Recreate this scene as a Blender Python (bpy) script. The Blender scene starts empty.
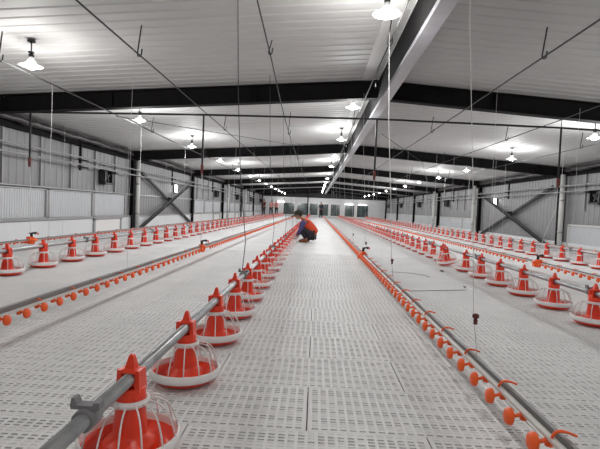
import bpy, math, random
from mathutils import Vector, Matrix, Quaternion
random.seed(7)
scene = bpy.context.scene
col = scene.collection
PI = math.pi

# ------------------------------------------------------------------ dimensions
XL, XR = -6.25, 8.0          # side walls
XC = 0.90                    # ridge
RZ = 3.11                    # ridge height
SL = 0.07                    # roof slope
Y0, Y1 = -3.0, 52.0          # ends of the house
EYE = 0.93
BAYS = [7.6 + 7.3 * k for k in range(7)]     # 7.6 14.9 22.2 29.5 36.8 44.1 51.4


def ceil_z(x):
    return RZ - SL * abs(x - XC)


# ------------------------------------------------------------------ materials
def mat(name, color, rough=0.5, metal=0.0, spec=0.5, noise=0.0, nscale=8.0, bump=0.0, bscale=40.0,
        emit=None, estr=0.0, alpha=1.0, trans=0.0, dark=None):
    m = bpy.data.materials.new(name)
    m.use_nodes = True
    nt = m.node_tree
    b = nt.nodes['Principled BSDF']
    b.inputs['Base Color'].default_value = (*color, 1)
    b.inputs['Roughness'].default_value = rough
    b.inputs['Metallic'].default_value = metal
    b.inputs['Specular IOR Level'].default_value = spec
    b.inputs['Alpha'].default_value = alpha
    b.inputs['Transmission Weight'].default_value = trans
    tc = nt.nodes.new('ShaderNodeTexCoord')
    if noise > 0:
        n = nt.nodes.new('ShaderNodeTexNoise')
        n.inputs['Scale'].default_value = nscale
        n.inputs['Detail'].default_value = 5
        n.inputs['Roughness'].default_value = 0.6
        nt.links.new(tc.outputs['Object'], n.inputs['Vector'])
        r = nt.nodes.new('ShaderNodeValToRGB')
        d = dark or tuple(c * (1 - noise) for c in color)
        r.color_ramp.elements[0].color = (*d, 1)
        r.color_ramp.elements[0].position = 0.3
        r.color_ramp.elements[1].color = (*color, 1)
        r.color_ramp.elements[1].position = 0.62
        nt.links.new(n.outputs['Fac'], r.inputs['Fac'])
        nt.links.new(r.outputs['Color'], b.inputs['Base Color'])
    if bump > 0:
        n2 = nt.nodes.new('ShaderNodeTexNoise')
        n2.inputs['Scale'].default_value = bscale
        nt.links.new(tc.outputs['Object'], n2.inputs['Vector'])
        bp = nt.nodes.new('ShaderNodeBump')
        bp.inputs['Strength'].default_value = bump
        bp.inputs['Distance'].default_value = 0.01
        nt.links.new(n2.outputs['Fac'], bp.inputs['Height'])
        nt.links.new(bp.outputs['Normal'], b.inputs['Normal'])
    if emit:
        b.inputs['Emission Color'].default_value = (*emit, 1)
        b.inputs['Emission Strength'].default_value = estr
    return m


M = {}
M['slat'] = mat('slat_plastic', (0.77, 0.77, 0.77), 0.55, spec=.4, noise=0.10, nscale=1.6)
M['pit'] = mat('pit_concrete', (0.16, 0.15, 0.14), 0.9, noise=0.3, nscale=5)
M['ceiling'] = mat('ceiling_sheet', (0.49, 0.485, 0.48), 0.62, spec=.22, noise=0.05, nscale=0.8)
M['flashing'] = mat('ridge_flashing', (0.66, 0.65, 0.64), 0.35)
M['wall'] = mat('wall_sheet', (0.235, 0.235, 0.24), 0.5, noise=0.12, nscale=1.2)
M['kick'] = mat('kick_wall', (0.74, 0.75, 0.76), 0.45, noise=0.06, nscale=1.5)
M['panel'] = mat('white_panel', (0.56, 0.58, 0.60), 0.4, noise=0.05, nscale=1.0)
M['frame'] = mat('panel_frame', (0.34, 0.34, 0.345), 0.4, metal=0.4)
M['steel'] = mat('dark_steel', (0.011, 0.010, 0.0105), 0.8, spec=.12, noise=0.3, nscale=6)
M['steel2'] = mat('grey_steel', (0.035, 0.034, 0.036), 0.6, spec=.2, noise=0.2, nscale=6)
M['galv'] = mat('galvanised', (0.40, 0.41, 0.42), 0.34, metal=0.75, noise=0.25, nscale=14)
M['galvbeam'] = mat('galvanised_beam', (0.34, 0.34, 0.365), 0.3, metal=0.55, noise=0.12, nscale=5)
M['duct'] = mat('white_steel', (0.62, 0.62, 0.60), 0.4)
M['pipegrey'] = mat('pale_grey_pipe', (0.27, 0.27, 0.27), 0.5)
M['red'] = mat('red_plastic', (0.88, 0.052, 0.016), 0.33, noise=0.12, nscale=9)
M['orange'] = mat('orange_plastic', (0.98, 0.125, 0.015), 0.38)
M['white'] = mat('white_plastic', (0.82, 0.80, 0.79), 0.35)
M['pvc'] = mat('pvc_pipe', (0.66, 0.65, 0.62), 0.35)
M['alu'] = mat('aluminium_profile', (0.27, 0.27, 0.27), 0.38, metal=0.7)
M['clamp'] = mat('grey_clamp', (0.20, 0.20, 0.205), 0.55)
M['black'] = mat('black_plastic', (0.012, 0.012, 0.013), 0.5)
M['cable'] = mat('steel_cable', (0.06, 0.06, 0.06), 0.8, spec=.2)
M['cord'] = mat('white_cord', (0.62, 0.62, 0.62), 0.7)
M['hose'] = mat('clear_hose', (0.7, 0.7, 0.7), 0.3)
M['wrap'] = mat('black_film', (0.025, 0.022, 0.022), 0.4, bump=0.6, bscale=9)
M['bulb'] = mat('lit_bulb', (1, 1, 1), 0.4, emit=(1.0, 0.985, 0.95), estr=26.0)
M['shade'] = mat('lamp_shade', (0.6, 0.6, 0.6), 0.25, emit=(1, 0.99, 0.97), estr=.25, alpha=.38)
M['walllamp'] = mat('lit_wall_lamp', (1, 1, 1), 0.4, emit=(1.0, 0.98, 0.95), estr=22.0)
M['tube'] = mat('lit_tube', (1, 1, 1), 0.4, emit=(1.0, 0.98, 0.95), estr=9.0)
M['glass'] = mat('window_glass', (0.05, 0.085, 0.085), 0.12, spec=0.8, noise=0.75, nscale=2.6, dark=(0.012, 0.02, 0.022))
M['skin'] = mat('skin', (0.42, 0.22, 0.14), 0.55)
M['hair'] = mat('hair', (0.012, 0.010, 0.009), 0.6)
M['hat'] = mat('dark_cap', (0.030, 0.032, 0.022), 0.8, noise=0.3, nscale=12)
M['shirt'] = mat('blue_purple_shirt', (0.075, 0.065, 0.20), 0.8, noise=0.3, nscale=9)
M['vest'] = mat('orange_vest', (0.70, 0.07, 0.025), 0.8, noise=0.3, nscale=7)
M['trousers'] = mat('black_trousers', (0.018, 0.015, 0.022), 0.85)
M['shoe'] = mat('brown_shoe', (0.22, 0.06, 0.015), 0.6)
M['glove'] = mat('white_glove', (0.70, 0.70, 0.68), 0.8)
M['pink'] = mat('pale_pink_jacket', (0.62, 0.27, 0.25), 0.8)
M['darkjacket'] = mat('dark_jacket', (0.03, 0.045, 0.06), 0.8)
M['maroon'] = mat('dark_red_jacket', (0.14, 0.03, 0.03), 0.8)


# ------------------------------------------------------------------ mesh builder
class MB:
    def __init__(s):
        s.v = []; s.f = []; s.mi = []; s.mats = []; s.cur = 0; s.sm = []; s.smooth = False

    def use(s, m):
        if m not in s.mats: s.mats.append(m)
        s.cur = s.mats.index(m); return s

    def add(s, vs, fs, smooth=False):
        o = len(s.v)
        s.v += [tuple(p) for p in vs]
        for f in fs:
            s.f.append(tuple(i + o for i in f)); s.mi.append(s.cur); s.sm.append(smooth)
        return s

    def box(s, c, d, rot=None):
        x, y, z = d[0] / 2, d[1] / 2, d[2] / 2
        vs = [Vector(p) for p in ((-x,-y,-z),(x,-y,-z),(x,y,-z),(-x,y,-z),(-x,-y,z),(x,-y,z),(x,y,z),(-x,y,z))]
        if rot is not None: vs = [rot @ p for p in vs]
        vs = [p + Vector(c) for p in vs]
        return s.add(vs, [(0,3,2,1),(4,5,6,7),(0,1,5,4),(1,2,6,5),(2,3,7,6),(3,0,4,7)])

    def taper(s, c0, d0, c1, d1):
        """frustum between rectangle d0 at c0 and rectangle d1 at c1 (both horizontal)"""
        vs = []
        for c, d in ((c0, d0), (c1, d1)):
            for sx, sy in ((-1,-1),(1,-1),(1,1),(-1,1)):
                vs.append((c[0] + sx * d[0] / 2, c[1] + sy * d[1] / 2, c[2]))
        return s.add(vs, [(0,3,2,1),(4,5,6,7),(0,1,5,4),(1,2,6,5),(2,3,7,6),(3,0,4,7)])

    def bar(s, a, b, w, h):
        a, b = Vector(a), Vector(b); d = b - a; L = d.length
        r = d.to_track_quat('Y', 'Z').to_matrix()
        return s.box((a + b) / 2, (w, L, h), r)

    def tube(s, pts, r, n=8, caps=True, closed=False, smooth=True):
        pts = [Vector(p) for p in pts]
        rs = r if isinstance(r, (list, tuple)) else [r] * len(pts)
        vs = []; N = len(pts); up = None
        for i, p in enumerate(pts):
            if closed: t = pts[(i + 1) % N] - pts[i - 1]
            else: t = pts[min(i + 1, N - 1)] - pts[max(i - 1, 0)]
            t.normalize()
            if up is None:
                up = Vector((0, 0, 1)) if abs(t.z) < 0.9 else Vector((1, 0, 0))
            a = t.cross(up)
            if a.length < 1e-4: a = t.cross(Vector((0, 1, 0)))
            a.normalize(); b = a.cross(t).normalized(); up = b
            for k in range(n):
                an = 2 * PI * k / n
                vs.append(p + (a * math.cos(an) + b * math.sin(an)) * rs[i])
        fs = []
        for i in range(N if closed else N - 1):
            j = (i + 1) % N
            for k in range(n):
                l = (k + 1) % n
                fs.append((i*n+k, i*n+l, j*n+l, j*n+k))
        s.add(vs, fs, smooth)
        if caps and not closed:
            o = len(s.v) - len(vs)
            s.f.append(tuple(o + k for k in range(n))[::-1]); s.mi.append(s.cur); s.sm.append(False)
            s.f.append(tuple(o + (N-1)*n + k for k in range(n))); s.mi.append(s.cur); s.sm.append(False)
        return s

    def lathe(s, prof, c=(0,0,0), n=24, axis=(0,0,1), smooth=True, a0=0.0):
        """prof = [(r, h)...] along axis"""
        q = Vector((0,0,1)).rotation_difference(Vector(axis).normalized())
        vs = []
        for r, h in prof:
            for k in range(n):
                an = a0 + 2 * PI * k / n
                vs.append(q @ Vector((max(r,1e-5) * math.cos(an), max(r,1e-5) * math.sin(an), h)) + Vector(c))
        fs = []
        for i in range(len(prof) - 1):
            for k in range(n):
                l = (k + 1) % n
                fs.append((i*n+k, i*n+l, (i+1)*n+l, (i+1)*n+k))
        return s.add(vs, fs, smooth)

    def ellipsoid(s, c, r, n=14, m=8, rot=None):
        vs = []; fs = []
        for i in range(m + 1):
            th = PI * i / m
            for k in range(n):
                an = 2 * PI * k / n
                p = Vector((r[0]*math.sin(th)*math.cos(an), r[1]*math.sin(th)*math.sin(an), r[2]*math.cos(th)))
                if rot is not None: p = rot @ p
                vs.append(p + Vector(c))
        for i in range(m):
            for k in range(n):
                l = (k + 1) % n
                fs.append((i*n+k, (i+1)*n+k, (i+1)*n+l, i*n+l))
        return s.add(vs, fs, True)

    def mesh(s, name, m=None):
        me = bpy.data.meshes.new(name)
        me.from_pydata(s.v, [], s.f)
        if m is not None: me.materials.append(m)
        else:
            for k in s.mats: me.materials.append(k)
            me.polygons.foreach_set('material_index', s.mi)
        me.polygons.foreach_set('use_smooth', s.sm)
        me.update()
        return me

    def build(s, name, m=None, parent=None, loc=(0,0,0)):
        return link(name, s.mesh(name, m), parent, loc)


def link(name, me, parent=None, loc=(0,0,0), rz=0):
    o = bpy.data.objects.new(name, me)
    o.location = loc; o.rotation_euler = (0, 0, rz)
    col.objects.link(o)
    if parent is not None: o.parent = parent
    return o


def tag(o, label, cat, group=None, kind=None):
    o['label'] = label; o['category'] = cat
    if group: o['group'] = group
    if kind: o['kind'] = kind
    return o


def thing(name, loc, label, cat, group=None, rz=0):
    return tag(link(name, None, None, loc, rz), label, cat, group)


def struct(name, mb, m=None, label=None, parent=None):
    o = mb.build(name, m, parent)
    if parent is None:
        o['kind'] = 'structure'
        if label: o['label'] = label
    return o


def copy_tree(o, parent=None):
    c = o.copy(); col.objects.link(c); c.parent = parent
    for ch in list(o.children): copy_tree(ch, c)
    return c


ORD = ['nearest', 'second', 'third', 'fourth', 'fifth', 'sixth', 'seventh', 'eighth', 'ninth', 'tenth',
       'eleventh', 'twelfth', 'thirteenth', 'fourteenth', 'fifteenth', 'sixteenth', 'seventeenth', 'eighteenth']


def nth(k):
    return 'nearest' if k == 0 else ORD[k] + ' nearest'


# ------------------------------------------------------------------ the setting
# slatted floor: real perforated sheet near the eye, plain sheet (same plastic) beyond
PX, PY = 1.0, 0.4665
NXc, NYc = 24, 19
GX0, GX1 = -4.0, 4.0
GY0 = 1.855 - 3 * PY
NROW = 19
GY1 = GY0 + NROW * PY
SHALLOW = {4, 5, 8, 9, 12, 13, 16, 17, 0}


def slat_panel_geo(mb, x0, x1, y0, cols_, rnd):
    seam = 0.006
    ax0, ax1 = x0 + seam / 2, x1 - seam / 2
    ay0, ay1 = y0 + 0.001, y0 + PY - 0.001
    mx = 0.012; my = 0.008
    cw = (ax1 - ax0 - 2 * mx) / cols_
    ch = (ay1 - ay0 - 2 * my) / NYc
    V = mb.v; F = mb.f
    def quad(a, b, c, d):
        o = len(V); V.extend((a, b, c, d)); F.append((o, o+1, o+2, o+3)); mb.mi.append(0); mb.sm.append(False)
    # border
    bx0, bx1, by0, by1 = ax0 + mx, ax1 - mx, ay0 + my, ay1 - my
    quad((ax0,ay0,0),(ax1,ay0,0),(bx1,by0,0),(bx0,by0,0))
    quad((ax1,ay0,0),(ax1,ay1,0),(bx1,by1,0),(bx1,by0,0))
    quad((ax1,ay1,0),(ax0,ay1,0),(bx0,by1,0),(bx1,by1,0))
    quad((ax0,ay1,0),(ax0,ay0,0),(bx0,by0,0),(bx0,by1,0))
    # skirts of the panel edge
    for a, b in (((ax0,ay0),(ax1,ay0)),((ax1,ay0),(ax1,ay1)),((ax1,ay1),(ax0,ay1)),((ax0,ay1),(ax0,ay0))):
        quad((a[0],a[1],0),(a[0],a[1],-.03),(b[0],b[1],-.03),(b[0],b[1],0))
    hx = cw * 0.335; hy = ch * 0.255
    for i in range(cols_):
        for j in range(NYc):
            cx = bx0 + cw * (i + .5); cy = by0 + ch * (j + .5)
            a, b, c, d = cx - cw/2, cx + cw/2, cy - ch/2, cy + ch/2
            e, f, g, h = cx - hx, cx + hx, cy - hy, cy + hy
            jj = NYc - 1 - j
            sh = jj in SHALLOW
            o = len(V)
            far = min(1.0, max(0.0, (cy - 2.3) / 2.4))
            if not sh and (far >= 1.0 or rnd.random() < .06 + .6 * far): sh = True
            zz = -0.0018 if sh else -0.013
            V.extend(((a,c,0),(b,c,0),(b,d,0),(a,d,0),(e,g,0),(f,g,0),(f,h,0),(e,h,0),
                      (e,g,zz),(f,g,zz),(f,h,zz),(e,h,zz)))
            fs = [(0,1,5,4),(1,2,6,5),(2,3,7,6),(3,0,4,7),(4,5,9,8),(5,6,10,9),(6,7,11,10),(7,4,8,11)]
            if sh: fs.append((8,9,10,11))
            for q in fs:
                F.append(tuple(o + t for t in q)); mb.mi.append(0); mb.sm.append(False)


fl = MB(); fl.use(M['slat'])
for r in range(NROW):
    y0 = GY0 + r * PY
    off = 0.0 if r % 2 == 1 else 0.5
    x = GX0 - (0.5 if off else 0)
    xs = []
    x = GX0
    if off: xs.append((GX0, GX0 + .5)); x = GX0 + .5
    while x < GX1 - .01:
        xs.append((x, min(x + 1, GX1))); x += 1
    for a, b in xs:
        slat_panel_geo(fl, a, b, y0, 24 if b - a > .6 else 12, random)
# plain sheet around it
def rect(mb, x0, x1, y0, y1, z=0):
    mb.add([(x0,y0,z),(x1,y0,z),(x1,y1,z),(x0,y1,z)], [(0,1,2,3)])

fm = M['slat'].copy(); fm.name = 'slat_plastic_far'
nt = fm.node_tree; bs = nt.nodes['Principled BSDF']
tc = nt.nodes.new('ShaderNodeTexCoord')
# fine relief of the perforations and the panel joints
br = nt.nodes.new('ShaderNodeTexBrick')
br.inputs['Scale'].default_value = 1.0
br.inputs['Brick Width'].default_value = 1.0
br.inputs['Row Height'].default_value = PY
br.inputs['Mortar Size'].default_value = 0.006
br.inputs['Color1'].default_value = (1, 1, 1, 1); br.inputs['Color2'].default_value = (.95, .95, .95, 1)
br.inputs['Mortar'].default_value = (.72, .72, .72, 1)
mp = nt.nodes.new('ShaderNodeMapping'); mp.inputs['Location'].default_value = (0, -GY0, 0)
nt.links.new(tc.outputs['Object'], mp.inputs['Vector']); nt.links.new(mp.outputs['Vector'], br.inputs['Vector'])
mix = nt.nodes.new('ShaderNodeMix'); mix.data_type = 'RGBA'; mix.blend_type = 'MULTIPLY'
mix.inputs[0].default_value = 1.0
src = bs.inputs['Base Color'].links[0].from_socket
nt.links.new(src, mix.inputs[6]); nt.links.new(br.outputs['Color'], mix.inputs[7])
nt.links.new(mix.outputs[2], bs.inputs['Base Color'])
fl.use(fm)
rect(fl, XL, GX0, Y0, Y1); rect(fl, GX1, XR, Y0, Y1)
rect(fl, GX0, GX1, Y0, GY0); rect(fl, GX0, GX1, GY1, Y1)
struct('floor', fl, None, 'pale slatted plastic poultry floor')
pf = MB(); rect(pf, XL, XR, Y0, Y1, -0.5)
struct('floor_pit', pf, M['pit'], 'concrete pit under the slats')


# ceiling: transverse ribbed sheets on both slopes
def rib_profile(y0, y1, pitch):
    out = []; y = y0
    while y < y1:
        out += [(y, 0), (y + pitch * .50, 0), (y + pitch * .60, -.010), (y + pitch * .90, -.010)]
        y += pitch
    out.append((y1, 0)); return [p for p in out if p[0] <= y1]


pr = rib_profile(Y0, Y1, 0.2)
cm = MB()
for xa, xb in ((XL, XC), (XC, XR)):
    vs = []; fs = []
    for y, dz in pr:
        vs += [(xa, y, ceil_z(xa) + dz), (xb, y, ceil_z(xb) + dz)]
    for i in range(len(pr) - 1):
        fs.append((2*i, 2*i+2, 2*i+3, 2*i+1))
    cm.add(vs, fs)
    # outer skin
    cm.add([(xa,Y0,ceil_z(xa)+.1),(xb,Y0,ceil_z(xb)+.1),(xb,Y1,ceil_z(xb)+.1),(xa,Y1,ceil_z(xa)+.1)], [(0,1,2,3)])
ceiling = struct('ceiling', cm, M['ceiling'], 'white ribbed metal sheet ceiling')
# white ridge flashing strips
for sx in (-1, 1):
    mb = MB()
    a, b = XC + sx * .03, XC + sx * .24
    mb.add([(a,Y0,ceil_z(a)-.022),(b,Y0,ceil_z(b)-.022),(b,Y1,ceil_z(b)-.022),(a,Y1,ceil_z(a)-.022),
            (a,Y0,ceil_z(a)-.002),(b,Y0,ceil_z(b)-.002),(b,Y1,ceil_z(b)-.002),(a,Y1,ceil_z(a)-.002)],
           [(0,1,2,3),(4,7,6,5),(0,4,5,1),(1,5,6,2),(2,6,7,3),(3,7,4,0)])
    struct('trim_%d' % (1 if sx < 0 else 2), mb, M['flashing'], 'white ridge flashing strip')


# side walls: vertical ribs
def ribbed_wall(name, x, inward, z0, z1, pitch, depth, m, ya=Y0, yb=Y1, parent=None, back=0.0):
    mb = MB(); vs = []; fs = []; y = ya; prof = []
    while y < yb:
        prof += [(y, 0), (y + pitch*.6, 0), (y + pitch*.72, depth), (y + pitch*.88, depth)]
        y += pitch
    prof = [p for p in prof if p[0] < yb] + [(yb, 0)]
    for yy, d in prof:
        vs += [(x + inward*d, yy, z0), (x + inward*d, yy, z1)]
    for i in range(len(prof) - 1): fs.append((2*i, 2*i+1, 2*i+3, 2*i+2))
    mb.add(vs, fs)
    if back:
        mb.box((x - inward*back/2, (ya+yb)/2, (z0+z1)/2), (back*.98, yb-ya, z1-z0))
    return struct(name, mb, m, None, parent)


wl = ribbed_wall('wall_left', XL, 1, -.5, ceil_z(XL)+.02, .24, .011, M['wall'], back=.1)
wr = ribbed_wall('wall_right', XR, -1, -.5, ceil_z(XR)+.02, .24, .011, M['wall'], back=.1)
wl['label'] = 'grey ribbed left wall'; wr['label'] = 'grey ribbed right wall'


def gable(name, y, m, label, holes=None):
    mb = MB()
    t = .1
    for (yy, flip) in ((y, 0), (y + t, 1)):
        pts = [(XL,yy,-.5),(XR,yy,-.5),(XR,yy,ceil_z(XR)),(XC,yy,RZ),(XL,yy,ceil_z(XL))]
        mb.add(pts, [(0,1,2,3,4) if not flip else (4,3,2,1,0)])
    return struct(name, mb, m, label)


gable('wall_back', Y0 - .1, M['wall'], 'wall behind the viewer')
gable('wall_end', Y1, M['kick'], 'pale far end wall with a row of dark windows')

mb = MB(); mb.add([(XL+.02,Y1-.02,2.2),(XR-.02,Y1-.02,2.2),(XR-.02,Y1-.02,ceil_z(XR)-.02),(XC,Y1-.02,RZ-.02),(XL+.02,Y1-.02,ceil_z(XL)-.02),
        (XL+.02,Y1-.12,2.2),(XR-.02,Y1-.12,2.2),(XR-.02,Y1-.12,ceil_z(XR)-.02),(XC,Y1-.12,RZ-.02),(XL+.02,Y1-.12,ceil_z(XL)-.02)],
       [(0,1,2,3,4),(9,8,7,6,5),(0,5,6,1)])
struct('trim_3', mb, M['steel2'], 'dark sheet added for shade and rafters high on the far end wall')  # added dark sheet stands in for roof shade and overlapping rafters
# kick wall and framed panels on the left wall, panels on the right wall
lw = MB(); lw.box((XL+.035, (Y0+Y1)/2, .2), (.05, Y1-Y0-.02, .40))
struct('kick_board', lw, M['kick'], None, wl)
lw = MB(); lw.box((XL+.055, (Y0+Y1)/2, .435), (.07, Y1-Y0-.02, .045)); lw.box((XL+.05, (Y0+Y1)/2, 1.155), (.06, Y1-Y0-.02, .05))
struct('rail', lw, M['frame'], 'long grey rail', wl)
lw = MB(); lw.box((XR-.035, (Y0+Y1)/2, .1), (.05, Y1-Y0-.02, .2))
struct('kick_board', lw, M['kick'], None, wr)


def framed_panel(xw, inward, ya, yb, z0, z1, parent, fm_=M['frame']):
    x = xw + inward * .035
    p = ribbed_wall('panel', x, inward, z0, z1, .075, .010, M['panel'], ya + .07, yb - .07, parent)
    f = MB()
    for yy in (ya + .04, yb - .04): f.box((x + inward*.015, yy, (z0+z1)/2), (.06, .06, z1-z0))
    f.box((x + inward*.015, (ya+yb)/2, z1), (.06, yb-ya-.02, .05)); f.box((x + inward*.015, (ya+yb)/2, z0), (.06, yb-ya-.02, .045))
    f.build('panel_frame', fm_, parent)


for k, yb in enumerate([0.3] + BAYS[:-1]):
    if abs(yb - BAYS[1]) < .1:      # braced bay has no framed panels
        continue
    ye = yb + 7.3
    for j in range(3):
        a = yb + .45 + j * 2.13
        framed_panel(XL, 1, a, a + 2.13, .46, 1.13, wl)
        framed_panel(XR, -1, a, a + 2.13, .10, .76, wr, M['duct'])
    # flat cover strips over the sheet joints higher up
    for s_, w_, x_ in ((1, wl, XL), (-1, wr, XR)):
        mb = MB()
        for j in range(5):
            yy = yb + 1.1 + j * 1.25
            mb.box((x_ + s_*.03, yy, 1.75), (.03, .05, 1.1))
        mb.build('joint_strip', M['pipegrey'], w_)

# small white shutters low in the left wall (the one before the second column stands out bright)
for j, y in enumerate((13.2, 27.8, 35.1)):
    wd = MB(); x = XL + .075
    for yy in (y - .85, y + .85): wd.box((x, yy, .2), (.05, .10, .40))
    wd.box((x, y, .39), (.05, 1.8, .06)); 
    o = struct('window_%d' % (j + 1), wd, M['frame'], 'low white shutter in the left wall')
    pn = MB(); pn.box((x, y, .19), (.02, 1.58, .34)); pn.build('shutter', M['white'], o)

# end wall windows
wins = [(-3.75,-2.5),(-2.2,-1.0),(-.75,.2),(.45,1.4),(1.7,2.75),(3.3,4.4),(4.7,6.0)]
for i, (a, b) in enumerate(wins):
    fr = MB(); z0, z1 = .20, 1.52; y = Y1 - .06
    fr.box(((a+b)/2, y, z1+.05), (b-a+.2, .1, .1)); fr.box(((a+b)/2, y, z0-.05), (b-a+.2, .1, .1))
    fr.box((a-.05, y, (z0+z1)/2), (.1, .1, z1-z0)); fr.box((b+.05, y, (z0+z1)/2), (.1, .1, z1-z0))
    o = struct('window_%d' % (i + 4), fr, M['white'], 'far end window')
    g = MB(); g.box(((a+b)/2, y + .03, (z0+z1)/2), (b-a, .02, z1-z0)); g.build('pane', M['glass'], o)

# ------------------------------------------------------------------ steel frame
def ibeam_pts(mb, a, b, h, w=.16, t=.014):
    """I-beam from a to b; a and b are the middle of the top flange"""
    a, b = Vector(a), Vector(b)
    up = Vector((0,0,1))
    for dz, ww, hh in ((-t/2, w, t), (-h + t/2, w, t), (-h/2, .012, h - 2*t)):
        mb.bar(a + up*dz, b + up*dz, ww, hh)


bayname = ['first', 'second', 'third', 'fourth', 'fifth', 'sixth', 'seventh']
for k, y in enumerate(BAYS):
    t = thing('roof_rafter', (XC, y, 2.9), 'black steel roof rafter crossing the hall, %s from the front' % bayname[k], 'roof beam', 'roof rafters')
    for sx, xw in ((-1, XL), (1, XR)):
        mb = MB()
        d = xw - XC - sx*.02
        # slightly below the sheet
        a = (0, 0, RZ - 2.9 - .022); b = (d, 0, ceil_z(xw) - 2.9 - .022)
        ibeam_pts(mb, a, b, .29, .17)
        mb.build('rafter_beam', M['steel'], t)
        # gusset / stiffener plates
        for q in (.28, .62, .88):
            mb = MB(); xx = d*q; mb.box((xx, 0, ceil_z(XC+xx) - 2.9 - .165), (.02, .16, .262))
            mb.build('stiffener', M['steel'], t)
    # haunch at the columns
    for xw, side in ((XL, 'left'), (XR, 'right')):
        s = 1 if xw < 0 else -1
        c = thing('steel_column', (xw + s*.085, y, -.1), 'black steel column against the %s wall, %s from the front' % (side, bayname[k]), 'column', 'wall columns %s' % side)
        mb = MB(); H = ceil_z(xw) - .31 + .1
        mb.box((-s*.06, 0, H/2), (.012, .2, H)); mb.box((s*.06, 0, H/2), (.014, .2, H)); mb.box((0, 0, H/2), (.11, .012, H))
        mb.build('column_shaft', M['steel'], c)
        mb = MB(); mb.box((0.01*s, 0, .112), (.17, .3, .02)); mb.build('base_plate', M['steel'], c)

# white downpipes in front of some columns
for i, (x, y, side, k) in enumerate([(XL+.17, 15.12, 'left', 'second'), (XR-.20, 14.62, 'right', 'second'), (XL+.42, 29.6, 'left', 'fourth'),
                                     (XR-.42, 29.3, 'right', 'fourth'), (XR-.42, 22.0, 'right', 'third'), (XL+.42, 36.9, 'left', 'fifth')]):
    H = ceil_z(x) - .28
    t = thing('downpipe', (x, y, 0), 'pale round post from floor to rafter in front of %s column on the %s' % (k, side), 'post')
    mb = MB(); mb.tube([(0,0,.004), (0,0,H)], .075, 14); mb.build('pipe', M['duct'], t)
    mb = MB()
    for z in (.5, 1.5): mb.tube([(0,0,z), (0,0,z+.05)], .085, 14)
    mb.build('collar', M['galv'], t)

# eave beams with lumpy wrapped film above them
for xw, side in ((XL, 'left'), (XR, 'right')):
    s = 1 if xw < 0 else -1
    mb = MB(); zt = ceil_z(xw) - .03
    mb.box((xw + s*.06, (.4+Y1)/2, zt - .15), (.06, Y1-.45, .26)); mb.box((xw + s*.11, (.4+Y1)/2, zt - .275), (.12, Y1-.45, .02))
    tag(mb.build('eave_beam', M['steel'], None), 'long dark steel beam along the top of the %s wall' % side, 'beam')
    for seg in range(6):
        ya, yb = BAYS[seg] - 7.0 if seg == 0 else BAYS[seg-1] + .3, BAYS[seg] - .3
        pts = []; rs = []; y = ya
        while y < yb:
            pts.append((xw + s*(.24 + random.uniform(-.01,.01)), y, ceil_z(xw) - .14 + random.uniform(-.015,.015)))
            rs.append(.055 + .022*abs(math.sin(y*2.1 + seg)) + random.uniform(0,.008)); y += .16
        mb = MB(); mb.tube(pts, rs, 9)
        tag(mb.build('rolled_curtain', M['wrap'], None), 'lumpy black rolled film along the %s eave, %s bay from the front' % (side, bayname[seg]), 'rolled film', 'rolled film along the %s eave' % side)

# ridge beam: dark web, pale galvanised bottom channel
rb = thing('ridge_beam', (XC + .1, 2.5, 2.64), 'long ridge beam with dark side and shiny pale bottom channel under the roof peak', 'beam')
mb = MB(); ya, yb = Y0 + .05, Y1 - .1
mb.box((-.05, (ya+yb)/2 - 2.5, .235), (.03, yb-ya, .40)); mb.build('web', M['steel'], rb)
mb = MB()
mb.box((.0, (ya+yb)/2 - 2.5, .012), (.145, yb-ya, .014)); mb.box((.067, (ya+yb)/2 - 2.5, .06), (.012, yb-ya, .09)); mb.box((-.065, (ya+yb)/2-2.5, .035), (.012, yb-ya, .05))
mb.build('bottom_channel', M['galvbeam'], rb)

# cross bracing in the second bay
for xw, side in ((XL, 'left'), (XR, 'right')):
    s = 1 if xw < 0 else -1
    x = xw + s*.16
    t = thing('cross_brace', (x, 18.55, 1.0), 'large dark steel X-brace on the %s wall between second and third columns' % side, 'brace')
    for q, (z0, z1) in enumerate(((2.0, .02), (.02, 2.0))):
        mb = MB(); xo = s*.03*(1 if q else -1)
        mb.bar((xo, -3.22, z0 - 1), (xo, 3.30, z1 - 1), .02, .13); mb.bar((xo + s*.02, -3.22, z0 - 1.055), (xo + s*.02, 3.30, z1 - 1.055), .05, .014)
        mb.build('diagonal', M['steel2'], t)
    mb = MB(); mb.box((0, 0, .01), (.045, .36, .3)); mb.build('gusset_plate', M['steel'], t)

# long paired pipes on brackets along both walls
for xw, side in ((XL, 'left'), (XR, 'right')):
    s = 1 if xw < 0 else -1
    x = xw + s*.30
    for z, nm in ((1.97, 'upper'), (1.79, 'lower')):
        mb = MB(); pts = [(x, .5 + i*3.65, z + (.012 if i % 2 else -.008)) for i in range(15)]
        mb.tube([p for p in pts if p[1] < Y1], .021, 8)
        tag(mb.build('wall_pipe', M['pipegrey'], None), '%s of the two thin pale pipes running along the %s wall' % (nm, side), 'pipe')
    for k in range(6):
        y = 11.25 + 7.3*k
        t = thing('pipe_bracket', (x, y, 1.6), 'dark hanging bracket holding the twin pipes on the %s wall, %s from the front' % (side, bayname[k]), 'bracket', 'pipe brackets %s' % side)
        mb = MB(); mb.box((-s*.07, 0, .41), (.05, .05, ceil_z(xw) - .31 - 1.6 - .0)); mb.build('hanger_bar', M['steel'], t)
        for zz in (.32, .14):
            mb = MB(); mb.box((s*.01, 0, zz), (.03, .5, .03)); mb.box((-s*.03, 0, zz), (.12, .04, .03)); mb.build('arm', M['steel'], t)

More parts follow.
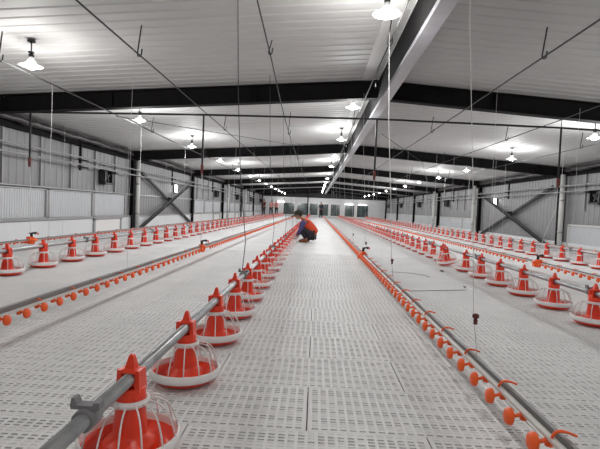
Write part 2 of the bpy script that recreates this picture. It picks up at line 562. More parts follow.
# black inlet boxes on the walls, one each bay except the braced bay
for xw, side in ((XL, 'left'), (XR, 'right')):
    s = 1 if xw < 0 else -1
    n_ = 0
    for k in (0, 2, 3, 4, 5):
        y = BAYS[k] + (5.3 if s > 0 else 5.35)
        t = thing('wall_fan', (xw + s*.03, y, 1.6), 'black square wall fan high on the %s wall, %s from the front' % (side, bayname[n_]), 'fan', 'wall fans %s' % side)
        n_ += 1
        mb = MB(); h = .19
        for dy, dz, wy, wz in ((0, h, .5, .05), (0, -h, .5, .05), (h*1.15, 0, .05, .42), (-h*1.15, 0, .05, .42)):
            mb.box((s*.11, dy, dz), (.16, wy, wz))
        mb.box((s*.04, 0, 0), (.02, .44, .38)); mb.build('housing', M['black'], t)
        mb = MB()
        for a in range(4):
            an = a*PI/2 + .5
            mb.bar((s*.13, 0, 0), (s*.13, .16*math.cos(an), .16*math.sin(an)), .03, .07)
        mb.tube([(s*.08,0,0),(s*.16,0,0)], .04, 12); mb.build('blades', M['steel2'], t)
        mb = MB(); mb.box((s*.22, .28, .14), (.14, .12, .05)); mb.build('motor_arm', M['black'], t)

# small lit wall lamps in the braced bay
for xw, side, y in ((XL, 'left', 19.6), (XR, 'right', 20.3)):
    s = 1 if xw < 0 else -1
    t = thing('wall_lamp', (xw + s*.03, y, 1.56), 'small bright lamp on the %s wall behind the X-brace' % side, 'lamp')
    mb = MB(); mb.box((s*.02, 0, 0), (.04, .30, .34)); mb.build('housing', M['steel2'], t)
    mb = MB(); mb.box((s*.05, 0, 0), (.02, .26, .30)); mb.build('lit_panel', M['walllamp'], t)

# short lit tubes at the far end
for i, x in enumerate((-4.1, 3.75, 5.3)):
    t = thing('tube_light', (x, Y1 - .18, 1.62), 'short bright tube light above a far end window, %s' % ('left of the worker', 'left one of the right pair', 'right one of the right pair')[i], 'light')
    mb = MB(); mb.box((0, .04, 0), (.95, .08, .05)); mb.build('holder', M['duct'], t)
    mb = MB(); mb.tube([(-.45,-.02,0),(.45,-.02,0)], .03, 8); mb.build('tube', M['tube'], t)

# ------------------------------------------------------------------ lamps
def lamp_proto():
    t = thing('bulb_lamp', (0,0,0), 'lamp', 'lamp')
    mb = MB(); mb.tube([(0,0,0),(0,0,-.018)], .045, 14); mb.tube([(0,0,-.018),(0,0,-.14)], .008, 8); mb.tube([(0,0,-.13),(0,0,-.145)], .034, 12); mb.tube([(0,0,-.145),(0,0,-.165)], .018, 12); mb.tube([(0,0,-.165),(0,0,-.20)], [.030,.028], 12)
    mb.build('socket', M['black'], t)
    mb = MB(); mb.lathe([(.028,-.195),(.030,-.22),(.045,-.25),(.075,-.275),(.115,-.292),(.135,-.298),(.115,-.302),(.07,-.30)], n=20)
    mb.build('shade', M['shade'], t)
    mb = MB(); mb.ellipsoid((0,0,-.302), (.060,.060,.035), 14, 8)
    mb.build('bulb', M['bulb'], t)
    return t


lamp0 = lamp_proto(); used = False
rows = [(-3.46, [-2.1, 1.55, 5.3] + [8.6 + 3.65*k for k in range(12)], 'left'),
        (0.58, [-3.0 + .6, 0.6, 4.28] + [8.15 + 3.75*k for k in range(12)], 'centre'),
        (5.2, [-2.0, 1.6, 5.2] + [8.75 + 3.62*k for k in range(12)], 'right')]
LAMP_W = 27.0
for x, ys, nm in rows:
    for k, y in enumerate(ys):
        if y > Y1 - 1: continue
        z = ceil_z(x) - .02
        o = lamp0 if not used else copy_tree(lamp0)
        used = True
        o.location = (x, y, z)
        if k < 2 or (nm == 'right' and k < 3):
            o['label'] = 'bright bulb lamp under the ceiling in the %s row, behind or beside the viewer' % nm
        else:
            o['label'] = 'bright bulb lamp hanging under the ceiling, %s in the %s row' % (nth(k - (3 if nm == 'right' else 2)), nm)
        o['group'] = 'ceiling bulb lamps'
        ld = bpy.data.lights.new('bulb_light', 'POINT'); ld.energy = LAMP_W; ld.color = (1.0, .965, .93) if y < 3.2 else ((1.0, .985, .965) if y < 6 else (.965, .99, 1.0)); ld.shadow_soft_size = .08
        if y < 3.2: ld.energy = LAMP_W * .42
        elif y < 6: ld.energy = LAMP_W * .72
        if 6 < y < 24: ld.energy = LAMP_W * 1.25
        lo = bpy.data.objects.new('bulb_light', ld); lo.location = (0, 0, -.52); col.objects.link(lo); lo.parent = o

# ------------------------------------------------------------------ feeder pans
def feeder_meshes(n=36, wires=14, seg=7, wn=5):
    d = {}
    mb = MB()
    mb.lathe([(.001,.006),(.125,.006),(.150,.018),(.168,.045),(.170,.050),(.164,.050),(.150,.030),(.128,.020),(.09,.022),(.001,.030)], n=n)
    d['pan'] = mb.mesh('pan', M['red'])
    mb = MB()
    mb.lathe([(.166,.040),(.176,.040),(.181,.050),(.180,.078),(.172,.082),(.168,.074),(.166,.040)], n=n)
    d['rim'] = mb.mesh('rim', M['white'])
    mb = MB()
    prof = [(.062,.200),(.082,.201),(.108,.194),(.132,.177),(.150,.150),(.163,.115),(.172,.078)]
    for k in range(wires):
        a = 2*PI*k/wires
        mb.tube([(r*math.cos(a), r*math.sin(a), z) for r, z in prof], .0033, wn)
    mb.lathe([(.056,.190),(.066,.190),(.068,.200),(.066,.212),(.056,.212),(.056,.190)], n=20)
    d['grill'] = mb.mesh('grill', M['white'])
    mb = MB()
    mb.lathe([(.104,.024),(.100,.045),(.088,.060),(.066,.075),(.060,.088),(.059,.12),(.053,.18),(.054,.20),(.054,.205),(.052,.248),(.050,.252),(.001,.252)], n=20)
    d['feed_cone'] = mb.mesh('feed_cone', M['red'])
    mb = MB()
    # saddle: cheeks round the tube, collar, finned spike
    for sx in (-1, 1):
        mb.taper((sx*.036, 0, .240), (.020, .066), (sx*.033, 0, .318), (.014, .056))
    mb.box((0, 0, .245), (.074, .060, .014)); mb.lathe([(.026,-.024),(.032,-.024),(.032,.024),(.026,.024)], (0,0,.285), 16, (0,1,0))
    mb.taper((0, 0, .309), (.064, .062), (0, 0, .322), (.046, .040))
    mb.taper((0, 0, .320), (.040, .036), (0, 0, .366), (.017, .018)); mb.taper((0,0,.366),(.015,.020),(0,0,.372),(.008,.010))
    mb.taper((-.048, 0, .270), (.012, .012), (-.042, 0, .312), (.022, .012))
    d['saddle'] = mb.mesh('saddle', M['red'])
    return d


FM = feeder_meshes()
FM2 = feeder_meshes(20, 10, 5, 3)


def feeder_single():
    mb = MB(); mb.use(M['red'])
    mb.lathe([(.001,.006),(.125,.006),(.168,.048),(.120,.022),(.09,.024),(.058,.075),(.052,.25),(.03,.26),(.012,.37),(.001,.37)], n=12)
    mb.use(M['white']); mb.lathe([(.166,.040),(.181,.045),(.180,.08),(.168,.08),(.166,.04)], n=14)
    for k in range(8):
        a = 2*PI*k/8
        mb.tube([(r*math.cos(a), r*math.sin(a), z) for r, z in ((.062,.2),(.13,.172),(.172,.08))], .004, 3, caps=False)
    mb.lathe([(.056,.190),(.068,.190),(.068,.212),(.056,.212)], n=10)
    return mb.mesh('feeder_pan')


FS = feeder_single()


def make_feeder(F_):
    t = thing('feeder_pan', (0,0,0), 'feeder', 'feeder')
    p = link('pan', F_['pan'], t); link('rim', F_['rim'], p)
    p.children[0]['label'] = 'white rim'
    link('grill', F_['grill'], t); link('feed_cone', F_['feed_cone'], t); link('saddle', F_['saddle'], t)
    return t


PROTO = {0: None, 1: None}
lines = [(-0.65, [1.61 + .703*k for k in range(69)], 'row from the bottom left corner'),
         (-3.62, [4.47 + .707*k for k in range(66)], 'row along the left side'),
         (2.52, [4.08 + .690*k for k in range(67)], 'row right of the centre drinker'),
         (5.52, [8.85 + .672*k for k in range(62)], 'row farthest right by the wall')]
for x, ys, nm in lines:
    for k, y in enumerate(ys):
        if y > 50.3: break
        if y < 18:
            lod = 0 if y < 9 else 1
            if PROTO[lod] is None:
                PROTO[lod] = make_feeder(FM if lod == 0 else FM2); o = PROTO[lod]
            else: o = copy_tree(PROTO[lod])
        else:
            o = link('feeder_pan', FS); o['category'] = 'feeder'
        o.location = (x, y, 0); o.rotation_euler = (0, 0, random.uniform(-.06, .06))
        if x == 2.52 and k == 6:
            o.rotation_euler = (.05, -.20, .1); o.location = (x - .10, y, .035)
            o['label'] = 'tilted feeder pan, seventh nearest in the %s' % nm
        elif k < 18: o['label'] = 'red and white feeder pan, %s in the %s' % (nth(k), nm)
        else: o['label'] = 'small far feeder pan in the distant part of the %s' % nm
        o['group'] = 'feeder pans, %s' % nm

for x, ys, nm in lines:
    t = thing('feed_pipe', (x, 0, .285), 'long grey feed pipe over the feeder pans, %s' % nm, 'pipe', 'feed pipes')
    pts = [(0, -2.4 if x == -.65 else 1.5, 0)] + [(0 + random.uniform(-.004,.004), yy, random.uniform(-.003,.003)) for yy in [4 + 3*k for k in range(16)] if yy < 51]
    mb = MB(); mb.tube(pts, .0235, 14); mb.build('tube', M['galv'], t)
    y = 1.29
    n = 0
    while y < 50:
        if (x == -.65 or y > 4):
            mb = MB()
            mb.lathe([(.0235,-.030),(.034,-.030),(.034,.030),(.0235,.030)], (0, y, 0), 14, (0,1,0))
            mb.box((0, y, .036), (.085, .034, .012)); mb.taper((-.034, y, .036), (.022, .034), (-.037, y, .062), (.010, .03)); mb.taper((.028, y, .036), (.03, .034), (.034, y, .050), (.014, .03))
            mb.build('pipe_clamp', M['clamp'], t); n += 1
        y += 2.86

# ------------------------------------------------------------------ drinker lines
def cup_mesh(side, n=14):
    mb = MB(); s = side
    c = (s*.062, 0, -.022)
    ax = (s*1.0, 0, .12)
    # bowl seen from its rounded back
    mb.lathe([(.001,.010),(.018,.009),(.029,.005),(.0345,-.003),(.035,-.014),(.031,-.014),(.029,-.008),(.018,.0),(.001,.001)], c, n, ax)
    mb.tube([(s*.062,0,-.024),(s*.030,0,-.020),(s*.016,0,-.016),(-s*.004,0,-.010)], [.012,.0075,.008,.011], 7)
    mb.lathe([(.001,-.022),(.015,-.022),(.016,.012),(.001,.012)], (-s*.002,0,-.012), 8, (0,0,1))
    return mb.mesh('drip_cup', M['orange'])


CUPS = {-1: cup_mesh(-1), 1: cup_mesh(1)}
CUPF = {-1: cup_mesh(-1, 8), 1: cup_mesh(1, 8)}
DZ = .150
dl = [(-5.15, -1, 6.9, 'far left beside the left wall'), (-2.02, 1, 1.7, 'left of centre'), (.87, -1, 1.0, 'centre right of the worker'),
      (3.92, -1, 4.4, 'right of centre'), (7.0, -1, 9.0, 'far right beside the right wall')]
REG = 8.0
for x, side, ys, nm in dl:
    for part in (0, 1):
        ya, yb = (ys - (1.6 if ys < 2 else .6), REG - .10) if part == 0 else (REG + .14, 50.5)
        if x == 7.0 and part == 0: continue
        if x == 7.0: ya = REG + .14
        lab = 'drinker line with orange cups, %s, %s its regulator' % (nm, 'nearer than' if part == 0 else 'beyond')
        t = thing('drinker_line', (x, ya, DZ), lab, 'drinker line', 'drinker lines')
        L = yb - ya
        mb = MB(); mb.tube([(0,0,0)] + [(random.uniform(-.004,.004) if L > 10 else 0, q*L/8, 0) for q in range(1,8)] + [(0,L,0)], .0135, 8); mb.build('water_pipe', M['pvc'], t)
        mb = MB(); (mb.box((-.004, L/2, .040), (.030, L, .022)), mb.box((-.004, L/2, .022), (.006, L, .02))) if side > 0 else mb.box((.022, L/2, .016), (.016, L, .024)); mb.build('support_profile', M['alu'], t)
        # orange hooks clipping the profile
        q = .8 if part == 0 else .35
        hk = 0
        while q < L and hk < 16:
            mb = MB(); mb.tube([(-.012,q,.012),(.0,q,.034),(.02,q,.040),(.040,q-.01,.040),(.062,q-.025,.036)], [.005,.006,.006,.005,.004], 6)
            h = mb.build('profile_clip', M['orange'], t); q += .46 if part == 0 else 1.0; hk += 1
        cy = ya + .12 if part else max(ys, ya) 
        n = 0; rest = MB()
        y0c = (1.62 - .2*30) 
        k = math.ceil((max(cy, ya + .05) - y0c) / .2)
        while True:
            y = y0c + .2*k; k += 1
            if y > yb - .05: break
            yy = y - ya
            if n < 100:
                c = link('drip_cup', CUPS[side] if y < 9 else CUPF[side], t, (0, yy, 0)); n += 1
            else:
                s = side; rest.ellipsoid((s*.048, yy, -.022), (.02,.034,.034), 6, 4); rest.tube([(s*.03,yy,-.02),(0,yy,-.01)], .009, 4, caps=False)
        if rest.v:
            o = rest.build('drip_cup', M['orange'], t); o['kind'] = 'stuff'
    # regulator
    t = thing('pressure_regulator', (x, REG, DZ), 'red and black water pressure regulator in the drinker line, %s' % nm, 'regulator', 'pressure regulators')
    mb = MB()
    mb.lathe([(.001,-.075),(.045,-.075),(.062,-.05),(.066,-.01),(.085,.0),(.085,.018),(.06,.03),(.04,.055),(.001,.06)], (0,0,0), 16)
    mb.tube([(0,-.12,-.0),(0,.16,0)], .030, 10)
    mb.box((-.07*1, -.04, -.03), (.06, .07, .06)); mb.box((0,-.07,.03),(.07,.05,.07))
    mb.build('body', M['orange'], t)
    mb = MB(); mb.tube([(0,0,.06),(0,0,.12)], .022, 10); mb.tube([(.0,.0,.12),(.06,.0,.135)], .016, 8); mb.ellipsoid((.075,.0,.13),(.024,.024,.024),8,6); mb.box((0,.0,.125),(.03,.12,.016)); mb.build('valve', M['black'], t)
    mb = MB(); mb.tube([(.075,0,.13),(.11,.02,.13),(.11,.02,.10)], .012, 8); mb.build('valve_handle', M['red'], t); 

# water header pipe with vertical drops
t = thing('water_header', (XC, 7.75, 2.4), 'thin dark pipe crossing the hall below the first rafter with vertical drop pipes', 'pipe')
pts = [(-6.05, 2.39), (-5.05, 2.41), (-2.0, 2.47), (.97, 2.50), (4.05, 2.46), (7.7, 2.34)]
mb = MB(); mb.tube([(px - XC, 0, z - 2.4) for px, z in pts], .017, 8); mb.build('cross_pipe', M['steel2'], t)
for px, z in pts[1:5]:
    mb = MB(); mb.tube([(px - XC, 0, z - 2.4), (px - XC, 0, 1.62 - 2.4)], .016, 8); mb.build('drop_pipe', M['steel2'], t)
    mb = MB(); mb.tube([(px - XC, 0, 1.62-2.4), (px - XC, 0, 1.56-2.4), (px-XC, 0, 1.46-2.4)], [.022,.026,.018], 8); mb.build('drop_valve', M['maroon'], t)
for px in (-5.05, 4.05):
    mb = MB(); mb.tube([(px - XC, 0, ceil_z(px) - 2.4 - .03), (px - XC, 0, 2.44 - 2.4)], .006, 6); mb.build('hanger', M['steel2'], t)
for px, xr, nm in ((-5.05, -5.15, 'far left'), (-2.0, -2.02, 'left of centre'), (.97, .87, 'centre'), (4.05, 3.92, 'right of centre')):
    mb = MB(); mb.tube([(px, 7.75, 1.46), (px + .01, 7.78, 1.1), (xr + .02, 7.9, .6), (xr, 7.98, .285)], .003, 6)
    tag(mb.build('water_hose', M['hose'], None), 'thin pale hose from the drop pipe down to the %s regulator' % nm, 'hose')

# ------------------------------------------------------------------ winch cables, hooks, suspension cords
cabs = [(-3.62, .335, 'left feeder row', .011), (-2.04, .34, 'left of centre drinker line', .009), (-.65, .13, 'feeder row beside the worker', .008),
        (.72, .335, 'centre drinker line', .010), (2.38, .335, 'feeder row right of centre', .009), (3.95, .335, 'right of centre drinker line', .008), (5.5, .335, 'right feeder row', .006)]
for x, drop, nm, r in cabs:
    z = ceil_z(x) - drop
    zf = (lambda yy: z) if x != -.65 else (lambda yy: 2.93 if yy < 4.6 else (2.93 - (yy-4.6)*.10 if yy < 7.6 else max(2.5, 2.63 - (yy-7.6)*.05)))
    mb = MB(); mb.tube([(x, -2.5 + 1.65*k, zf(-2.5 + 1.65*k) + (0 if k % 2 else -.004)) for k in range(33)], r, 6)
    tag(mb.build('winch_cable', M['cable'], None), 'long dark cable under the ceiling above the %s' % nm, 'cable', 'winch cables')
    for k in range(7):
        y = (5.0, 9.7)[k] if k < 2 else 9.7 + 4.7*(k-1)
        zc = ceil_z(x)
        if x == -.65 and k == 0: y = 5.6
        z = zf(y) if x == -.65 else z
        mb = MB(); mb.tube([(x + .02, y, zc - .02), (x - .018, y, z + .01), (x - .012, y, z - .018), (x + .012, y, z - .022), (x + .028, y, z + .002), (x + .032, y, z + .06)], .0075, 6)
        tag(mb.build('ceiling_hook', M['steel2'], None), 'dark J-shaped hook hanging from the ceiling over the %s, %s' % (nm, nth(k)), 'hook', 'ceiling hooks')


def cord(x, y, z0, z1, r, m, label, name='suspension_cord', grp=None, jit=0.012):
    mb = MB(); n = 5
    pts = [(x + (random.uniform(-jit, jit) if 0 < i < n else 0), y, z1 + (z0 - z1)*i/n) for i in range(n + 1)]
    mb.tube(pts, r, 5); return tag(mb.build(name, m, None), label, 'cord', grp)


for k in range(9):
    y = 4.15 + 2.86*k
    mb = MB(); mb.tube([(-.80, y, ceil_z(-.8)-.02), (-.76, y, 2.0), (-.71, y, 1.2), (-.64, y, .60), (-.66, y, .335)], .0032 if k else .0038, 5)
    tag(mb.build('suspension_cord', M['cable'], None), 'thin dark cord holding up the feed pipe beside the worker, %s' % nth(k), 'cord', 'feeder suspension cords')
for k in range(9):
    y = 2.35 + 2.55*k
    mb = MB(); mb.tube([(.70, y, ceil_z(.7)-.25), (.74, y, 1.9), (.80, y, 1.1), (.84, y, .42), (.87, y, .205)], (.0018 if k != 1 else .0040), 5)
    tag(mb.build('suspension_cord', M['cord'], None), 'thin white cord holding up the centre drinker line, %s' % nth(k), 'cord', 'centre drinker suspension cords')
    if k < 4:
        mb = MB(); c = (.848, y - .012, .40)
        mb.lathe([(.001,-.03),(.010,-.03),(.011,-.008),(.008,0),(.017,.004),(.017,.018),(.010,.024),(.001,.024)], c, 10)
        tag(mb.build('cord_adjuster', M['maroon'], None), 'small dark red height adjuster on the %s centre drinker cord' % nth(k), 'adjuster', 'cord adjusters')
for x, xt, y0, n, nm, dz in ((-3.62, -3.62, 6.0, 7, 'left feeder pipe', .335), (-2.02, -2.04, 4.8, 7, 'left of centre drinker line', .205), (2.52, 2.5, 6.6, 7, 'right of centre feeder pipe', .335),
                      (3.92, 3.95, 7.0, 6, 'right of centre drinker line', .205), (5.52, 5.5, 10.4, 6, 'right feeder pipe', .335), (-5.15, -5.1, 9.0, 5, 'far left drinker line', .205)):
    for k in range(n):
        cord(x, y0 + 3.1*k, ceil_z(x) - .28, dz, .0018, M['cord'], 'thin pale cord holding up the %s, %s' % (nm, nth(k)), grp='suspension cords of %s' % nm, jit=.006)

# slack crossing ropes
for pts, lab in (([(-3.6, 7.9, 2.42), (-.6, 12.2, 2.62)], 'thin slack rope crossing under the ceiling left of the ridge'),
                 ([(1.3, 9.5, 2.55), (3.2, 14.0, 2.50), (5.0, 21, 2.55)], 'thin slack rope crossing under the ceiling right of the ridge')):
    a = [Vector(p) for p in pts]; mb = MB(); mb.tube(a, .006, 5)
    tag(mb.build('slack_rope', M['cable'], None), lab, 'rope')

# post in front of the end wall
mb = MB(); mb.box((0,0,1.4), (.14, .02, 2.8)); mb.box((0,.06,1.4), (.02, .12, 2.8)); 
tag(mb.build('end_post', M['steel'], None, (-.95, 50.8, 0)), 'thin black steel post standing before the far end wall, behind the worker', 'post')

# odds and ends lying on the slats right of the centre line
def bits(name, label, pts, r, m):
    mb = MB(); mb.tube(pts, r, 6); return tag(mb.build(name, m, None), label, 'debris')


bits('loose_wire', 'thin grey wire lying on the slats right of the centre regulator', [(1.2,7.0,.006),(1.5,6.95,.006),(1.68,6.75,.006),(1.7,6.6,.006)], .003, M['cable'])
bits('loose_rod', 'thin grey rod lying on the slats between centre drinker and feeder row', [(1.15,5.35,.005),(1.9,5.62,.005)], .003, M['cable'])
bits('loose_clip', 'small dark clip on the slats by the feeder row', [(1.93,5.8,.02),(1.95,5.78,.012)], .010, M['clamp'])
bits('loose_fitting', 'small grey fitting on the slats near the right feeder row', [(2.05,7.3,.02),(2.10,7.33,.012)], .012, M['black'])

# ------------------------------------------------------------------ people
def chain(pts, E, seq, start=None):
    prev = start
    idx = []
    for p in seq:
        pts.append(p); i = len(pts) - 1; idx.append(i)
        if prev is not None: E.append((prev, i))
        prev = i
    return idx


def hand(pts, E, wrist, w, d, side, s=1.0):
    """palm and five fingers from the wrist vertex; w = wrist position, d = pointing direction"""
    w = Vector(w); d = Vector(d).normalized(); lat = d.cross(Vector((0,0,1))).normalized() * side
    if lat.length < .1: lat = Vector((0,1,0))*side
    nrm = lat.cross(d)
    palm = w + d*.05*s
    pi_ = chain(pts, E, [(*palm, .026*s)], wrist)[0]
    for k, (l, off) in enumerate(((.075,-.030),(.085,-.010),(.078,.010),(.062,.028))):
        b = palm + d*.035*s + lat*off*s
        m1 = b + d*l*.5*s - nrm*.010*side*s; e = b + d*l*.85*s - nrm*.035*side*s
        chain(pts, E, [(*b,.010*s), (*m1,.009*s), (*e,.008*s)], pi_)
    b = palm - lat*.032*s; m1 = b + d*.03*s - lat*.018*s
    chain(pts, E, [(*b,.012*s), (*m1,.010*s), (*(m1 + d*.025*s), .009*s)], pi_)


def head(parent, c, fwd, tilt, m_hair=True, cap=None, s=1.0):
    """head details: face, ears, hair and cap on the body's head; c = head centre, fwd = yaw, tilt = nod"""
    rot = Matrix.Rotation(fwd, 3, 'Z') @ Matrix.Rotation(tilt, 3, 'Y')
    c = Vector(c)
    def P(p): return c + rot @ Vector(p)*s
    mb = MB(); mb.use(M['skin'])
    mb.ellipsoid(c, (.090*s,.072*s,.112*s), 16, 10, rot)
    mb.ellipsoid(P((.055,0,-.060)), (.040*s,.045*s,.045*s), 12, 8, rot)     # jaw
    mb.ellipsoid(P((.093,0,-.015)), (.016*s,.012*s,.022*s), 8, 6, rot)      # nose
    for q in (-1,1): mb.ellipsoid(P((0,q*.074,-.01)), (.018*s,.008*s,.030*s), 8, 6, rot)
    mb.build('face', None, parent)
    mb = MB()
    for q in (-1,1): mb.ellipsoid(P((.082,q*.030,.008)), (.008*s,.012*s,.006*s), 8, 6, rot)
    mb.build('eye', M['hair'], parent)
    mb = MB(); mb.ellipsoid(P((.088,0,-.055)), (.008*s,.022*s,.005*s), 8, 6, rot); mb.build('mouth', M['maroon'], parent)
    mb = MB(); mb.ellipsoid(P((-.018,0,.018)), (.092*s,.082*s,.112*s), 16, 10, rot); mb.build('hair', M['hair'], parent)
    if cap is not None:
        mb = MB(); q = Vector((0,0,1)); q.rotate(rot.to_quaternion())
        mb.lathe([(.098,.0),(.102,.02),(.098,.055),(.075,.085),(.04,.098),(.001,.10)], P((-.005,0,.035)), 18, q)
        mb.lathe([(.098,.006),(.135,.0),(.150,-.008),(.150,-.012),(.132,-.006),(.098,.0)], P((-.002,0,.035)), 18, q)
        b0 = P((.125,0,.033)); mb.box(b0, (.13*s,.14*s,.014*s), rot @ Matrix.Rotation(.12,3,'Y'))
        mb.build('cap', cap, parent)


# crouching worker: faces -X, local +x is forward, rotated by pi
def squatter():
    t = thing('person', (-.26, 12.45, 0), 'person crouching at the feeder row in orange vest, purple-blue sleeves, dark cap and black trousers', 'person', rz=PI - .15)
    t.scale = (1.08, 1.08, 1.03)
    P_ = []; E = []
    pel = (-.24, 0, .20); ch = (0.0, 0, .50); nk = (.09, 0, .635); hd = (.17, 0, .70)
    i = chain(P_, E, [(*pel,.11), (-.16,0,.34,.10), (*ch,.105), (*nk,.055), (*hd,.07)])
    kn = {}; 
    for q in (-1, 1):
        chain(P_, E, [(-.18,q*.10,.19,.085), (.10,q*.17,.40,.062), (.02,q*.16,.24,.052), (-.06,q*.15,.085,.040), (.02,q*.155,.045,.042), (.12,q*.16,.035,.034)], i[0])
    for q in (-1, 1):
        a = chain(P_, E, [(.03,q*.19,.55,.055), (.09,q*.22,.36,.042), (.20,q*.12,.17,.030)], i[2])
        hand(P_, E, a[-1], (.20,q*.12,.17), (.55,-q*.25,-.55), q, 1.0)
    skin_obj('body', P_, E, M['skin'], t)
    # clothing, slightly larger than the body
    V = []; E = []
    j = chain(V, E, [(-.25,0,.20,.145), (-.17,0,.33,.152), (-.06,0,.44,.160), (.02,0,.53,.155), (.065,0,.60,.09)])
    for q in (-1, 1): chain(V, E, [(.02,q*.15,.565,.075)], j[3])
    skin_obj('vest', V, E, M['vest'], t)
    for q in (-1, 1):
        V = []; E = []
        chain(V, E, [(.02,q*.14,.565,.085), (.05,q*.205,.50,.080), (.09,q*.225,.36,.058), (.15,q*.17,.25,.050), (.19,q*.13,.185,.042)])
        skin_obj('sleeve', V, E, M['shirt'], t)
    V = []; E = []
    j = chain(V, E, [(-.24,0,.19,.13)])
    for q in (-1, 1):
        chain(V, E, [(-.16,q*.10,.20,.105), (-.02,q*.15,.31,.090), (.11,q*.17,.41,.078), (.07,q*.168,.32,.068), (.0,q*.16,.18,.064), (-.05,q*.155,.10,.055)], j[0])
    skin_obj('trousers', V, E, M['trousers'], t)
    for q in (-1, 1):
        V = []; E = []
        chain(V, E, [(-.10,q*.155,.052,.050), (-.02,q*.158,.05,.052), (.07,q*.16,.045,.046), (.15,q*.165,.038,.036)])
        skin_obj('shoe', V, E, M['shoe'], t)
    for q in (-1, 1):
        V = []; E = []
        a = chain(V, E, [(.19,q*.12,.18,.036)])
        hand(V, E, a[0], (.20,q*.12,.17), (.55,-q*.25,-.55), q, 1.22)
        skin_obj('glove', V, E, M['glove'], t)
    head(t, (.20, 0, .725), 0, .45, cap=M['hat'])


def stander(loc, rz, label, jacket, trousers, s=1.0, arms=.0, bend=0.0, m_cap=None):
    t = thing('person', loc, label, 'person', rz=rz)
    b = bend
    def T(x, y, z, r):      # lean forward above the hips
        if z > .95:
            h = z - .95
            return (x + h*math.sin(b), y, .95 + h*math.cos(b), r)
        return (x, y, z, r)
    P_ = []; E = []
    i = chain(P_, E, [T(0,0,.95,.12), T(0,0,1.15,.115), T(0,0,1.36,.12), T(0,0,1.48,.055), T(.02,0,1.58,.075)])
    for q in (-1, 1):
        chain(P_, E, [(0,q*.09,.88,.085), (.02,q*.11,.50,.058), (0,q*.115,.10,.040), (.06,q*.12,.045,.042), (.15,q*.13,.035,.034)], i[0])
        a = chain(P_, E, [T(0,q*.19,1.40,.055), T(.03+arms*.2,q*.24,1.12,.042), T(.08+arms*.45,q*.20,.96+arms*.12,.030)], i[2])
        w = P_[a[-1]][:3]; hand(P_, E, a[-1], w, (.3+arms,0,-.9+arms), q)
    skin_obj('body', P_, E, M['skin'], t, sub=1)
    V = []; E = []
    j = chain(V, E, [T(0,0,.90,.155), T(0,0,1.10,.145), T(0,0,1.34,.155), T(0,0,1.46,.085)])
    for q in (-1, 1):
        chain(V, E, [T(0,q*.18,1.40,.078), T(.03+arms*.2,q*.245,1.12,.060), T(.07+arms*.42,q*.205,.99+arms*.12,.045)], j[2])
    skin_obj('jacket', V, E, jacket, t, sub=1)
    V = []; E = []
    j = chain(V, E, [(0,0,.92,.14)])
    for q in (-1, 1): chain(V, E, [(0,q*.09,.84,.11), (.02,q*.11,.50,.080), (0,q*.115,.12,.062)], j[0])
    skin_obj('trousers', V, E, trousers, t, sub=1)
    for q in (-1, 1):
        V = []; E = []; chain(V, E, [(-.05,q*.12,.05,.048), (.05,q*.12,.048,.05), (.17,q*.13,.04,.038)]); skin_obj('shoe', V, E, M['black'], t, sub=1)
    hp = T(.02,0,1.62,0)
    head(t, hp[:3], 0, b*.6, cap=m_cap)
    t.scale = (s, s, s)
    return t


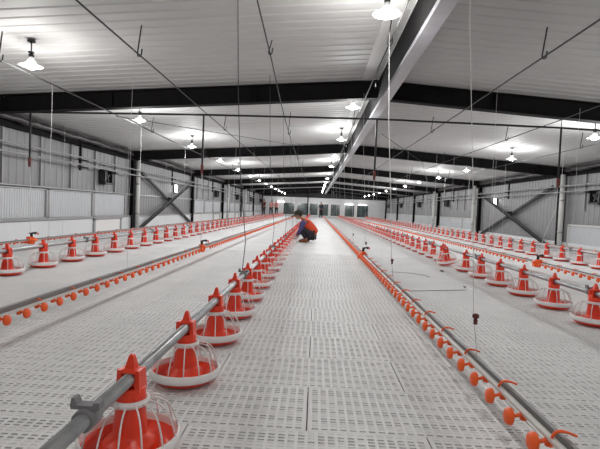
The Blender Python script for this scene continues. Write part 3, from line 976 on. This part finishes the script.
# skin_vertices layer must exist before radii are written
def _new_skin(name, pts, edges, m, parent=None, loc=(0,0,0), rz=0, sub=2, root=0):
    me = bpy.data.meshes.new(name)
    me.from_pydata([p[:3] for p in pts], edges, [])
    me.materials.append(m)
    import bmesh
    bm = bmesh.new(); bm.from_mesh(me)
    lay = bm.verts.layers.skin.verify()
    bm.verts.ensure_lookup_table()
    for k, p in enumerate(pts):
        v = bm.verts[k]; v[lay].radius = (p[3], p[3]); v[lay].use_root = (k == root)
    bm.to_mesh(me); bm.free()
    o = bpy.data.objects.new(name, me); col.objects.link(o)
    if parent is not None: o.parent = parent
    md = o.modifiers.new('skin', 'SKIN'); md.use_smooth_shade = True
    sd = o.modifiers.new('sub', 'SUBSURF'); sd.levels = sub; sd.render_levels = sub
    return o


skin_obj = _new_skin
squatter()
stander((.55, 49.0, 0), -PI/2, 'person in dark jacket standing at the far end right of the crouching worker', M['darkjacket'], M['trousers'], .98)
stander((-5.6, 48.2, 0), -2.2, 'person in dark red jacket, leftmost of the far group by the left wall', M['maroon'], M['trousers'], 1.0, .2)
stander((-4.72, 47.2, 0), -1.2, 'person in pale pink jacket bending, middle of the far group', M['pink'], M['trousers'], .98, .5, .35)
stander((-4.3, 49.0, 0), -1.9, 'person in pale pink jacket and dark trousers, rightmost of the far group', M['pink'], M['trousers'], .98, .5, .12)

# ------------------------------------------------------------------ world, camera
w = bpy.data.worlds.new('world'); scene.world = w; w.use_nodes = True
w.node_tree.nodes['Background'].inputs[0].default_value = (.55, .65, .8, 1); w.node_tree.nodes['Background'].inputs[1].default_value = .3

F = 450.0
roll = math.radians(2.4); vp = (316.0, 209.0)
a, b = vp[0] - 300, 224.5 - vp[1]
c_, s_ = math.cos(roll), math.sin(roll)
d = Vector((a*c_ - b*s_, a*s_ + b*c_, -F)).normalized()
yaw = math.asin(d[0]); pit = math.asin(-d[1] / math.cos(yaw))
Rr = Vector((math.cos(yaw), math.sin(yaw), 0))
Ff = Vector((-math.sin(yaw)*math.cos(pit), math.cos(yaw)*math.cos(pit), math.sin(pit)))
Uu = Rr.cross(Ff)
R2 = Rr*c_ + Uu*s_; U2 = -Rr*s_ + Uu*c_
cam = bpy.data.cameras.new('camera'); co = bpy.data.objects.new('camera', cam); col.objects.link(co)
mw = Matrix((R2, U2, -Ff)).transposed().to_4x4(); mw.translation = (0, 0, EYE)
co.matrix_world = mw
cam.sensor_width = 36; cam.lens = F * 36 / 600; cam.clip_start = .05; cam.clip_end = 200
scene.camera = co
scene.view_settings.view_transform = 'Standard'
scene.view_settings.look = 'None'
scene.view_settings.gamma = 1
scene.view_settings.exposure = 0.48
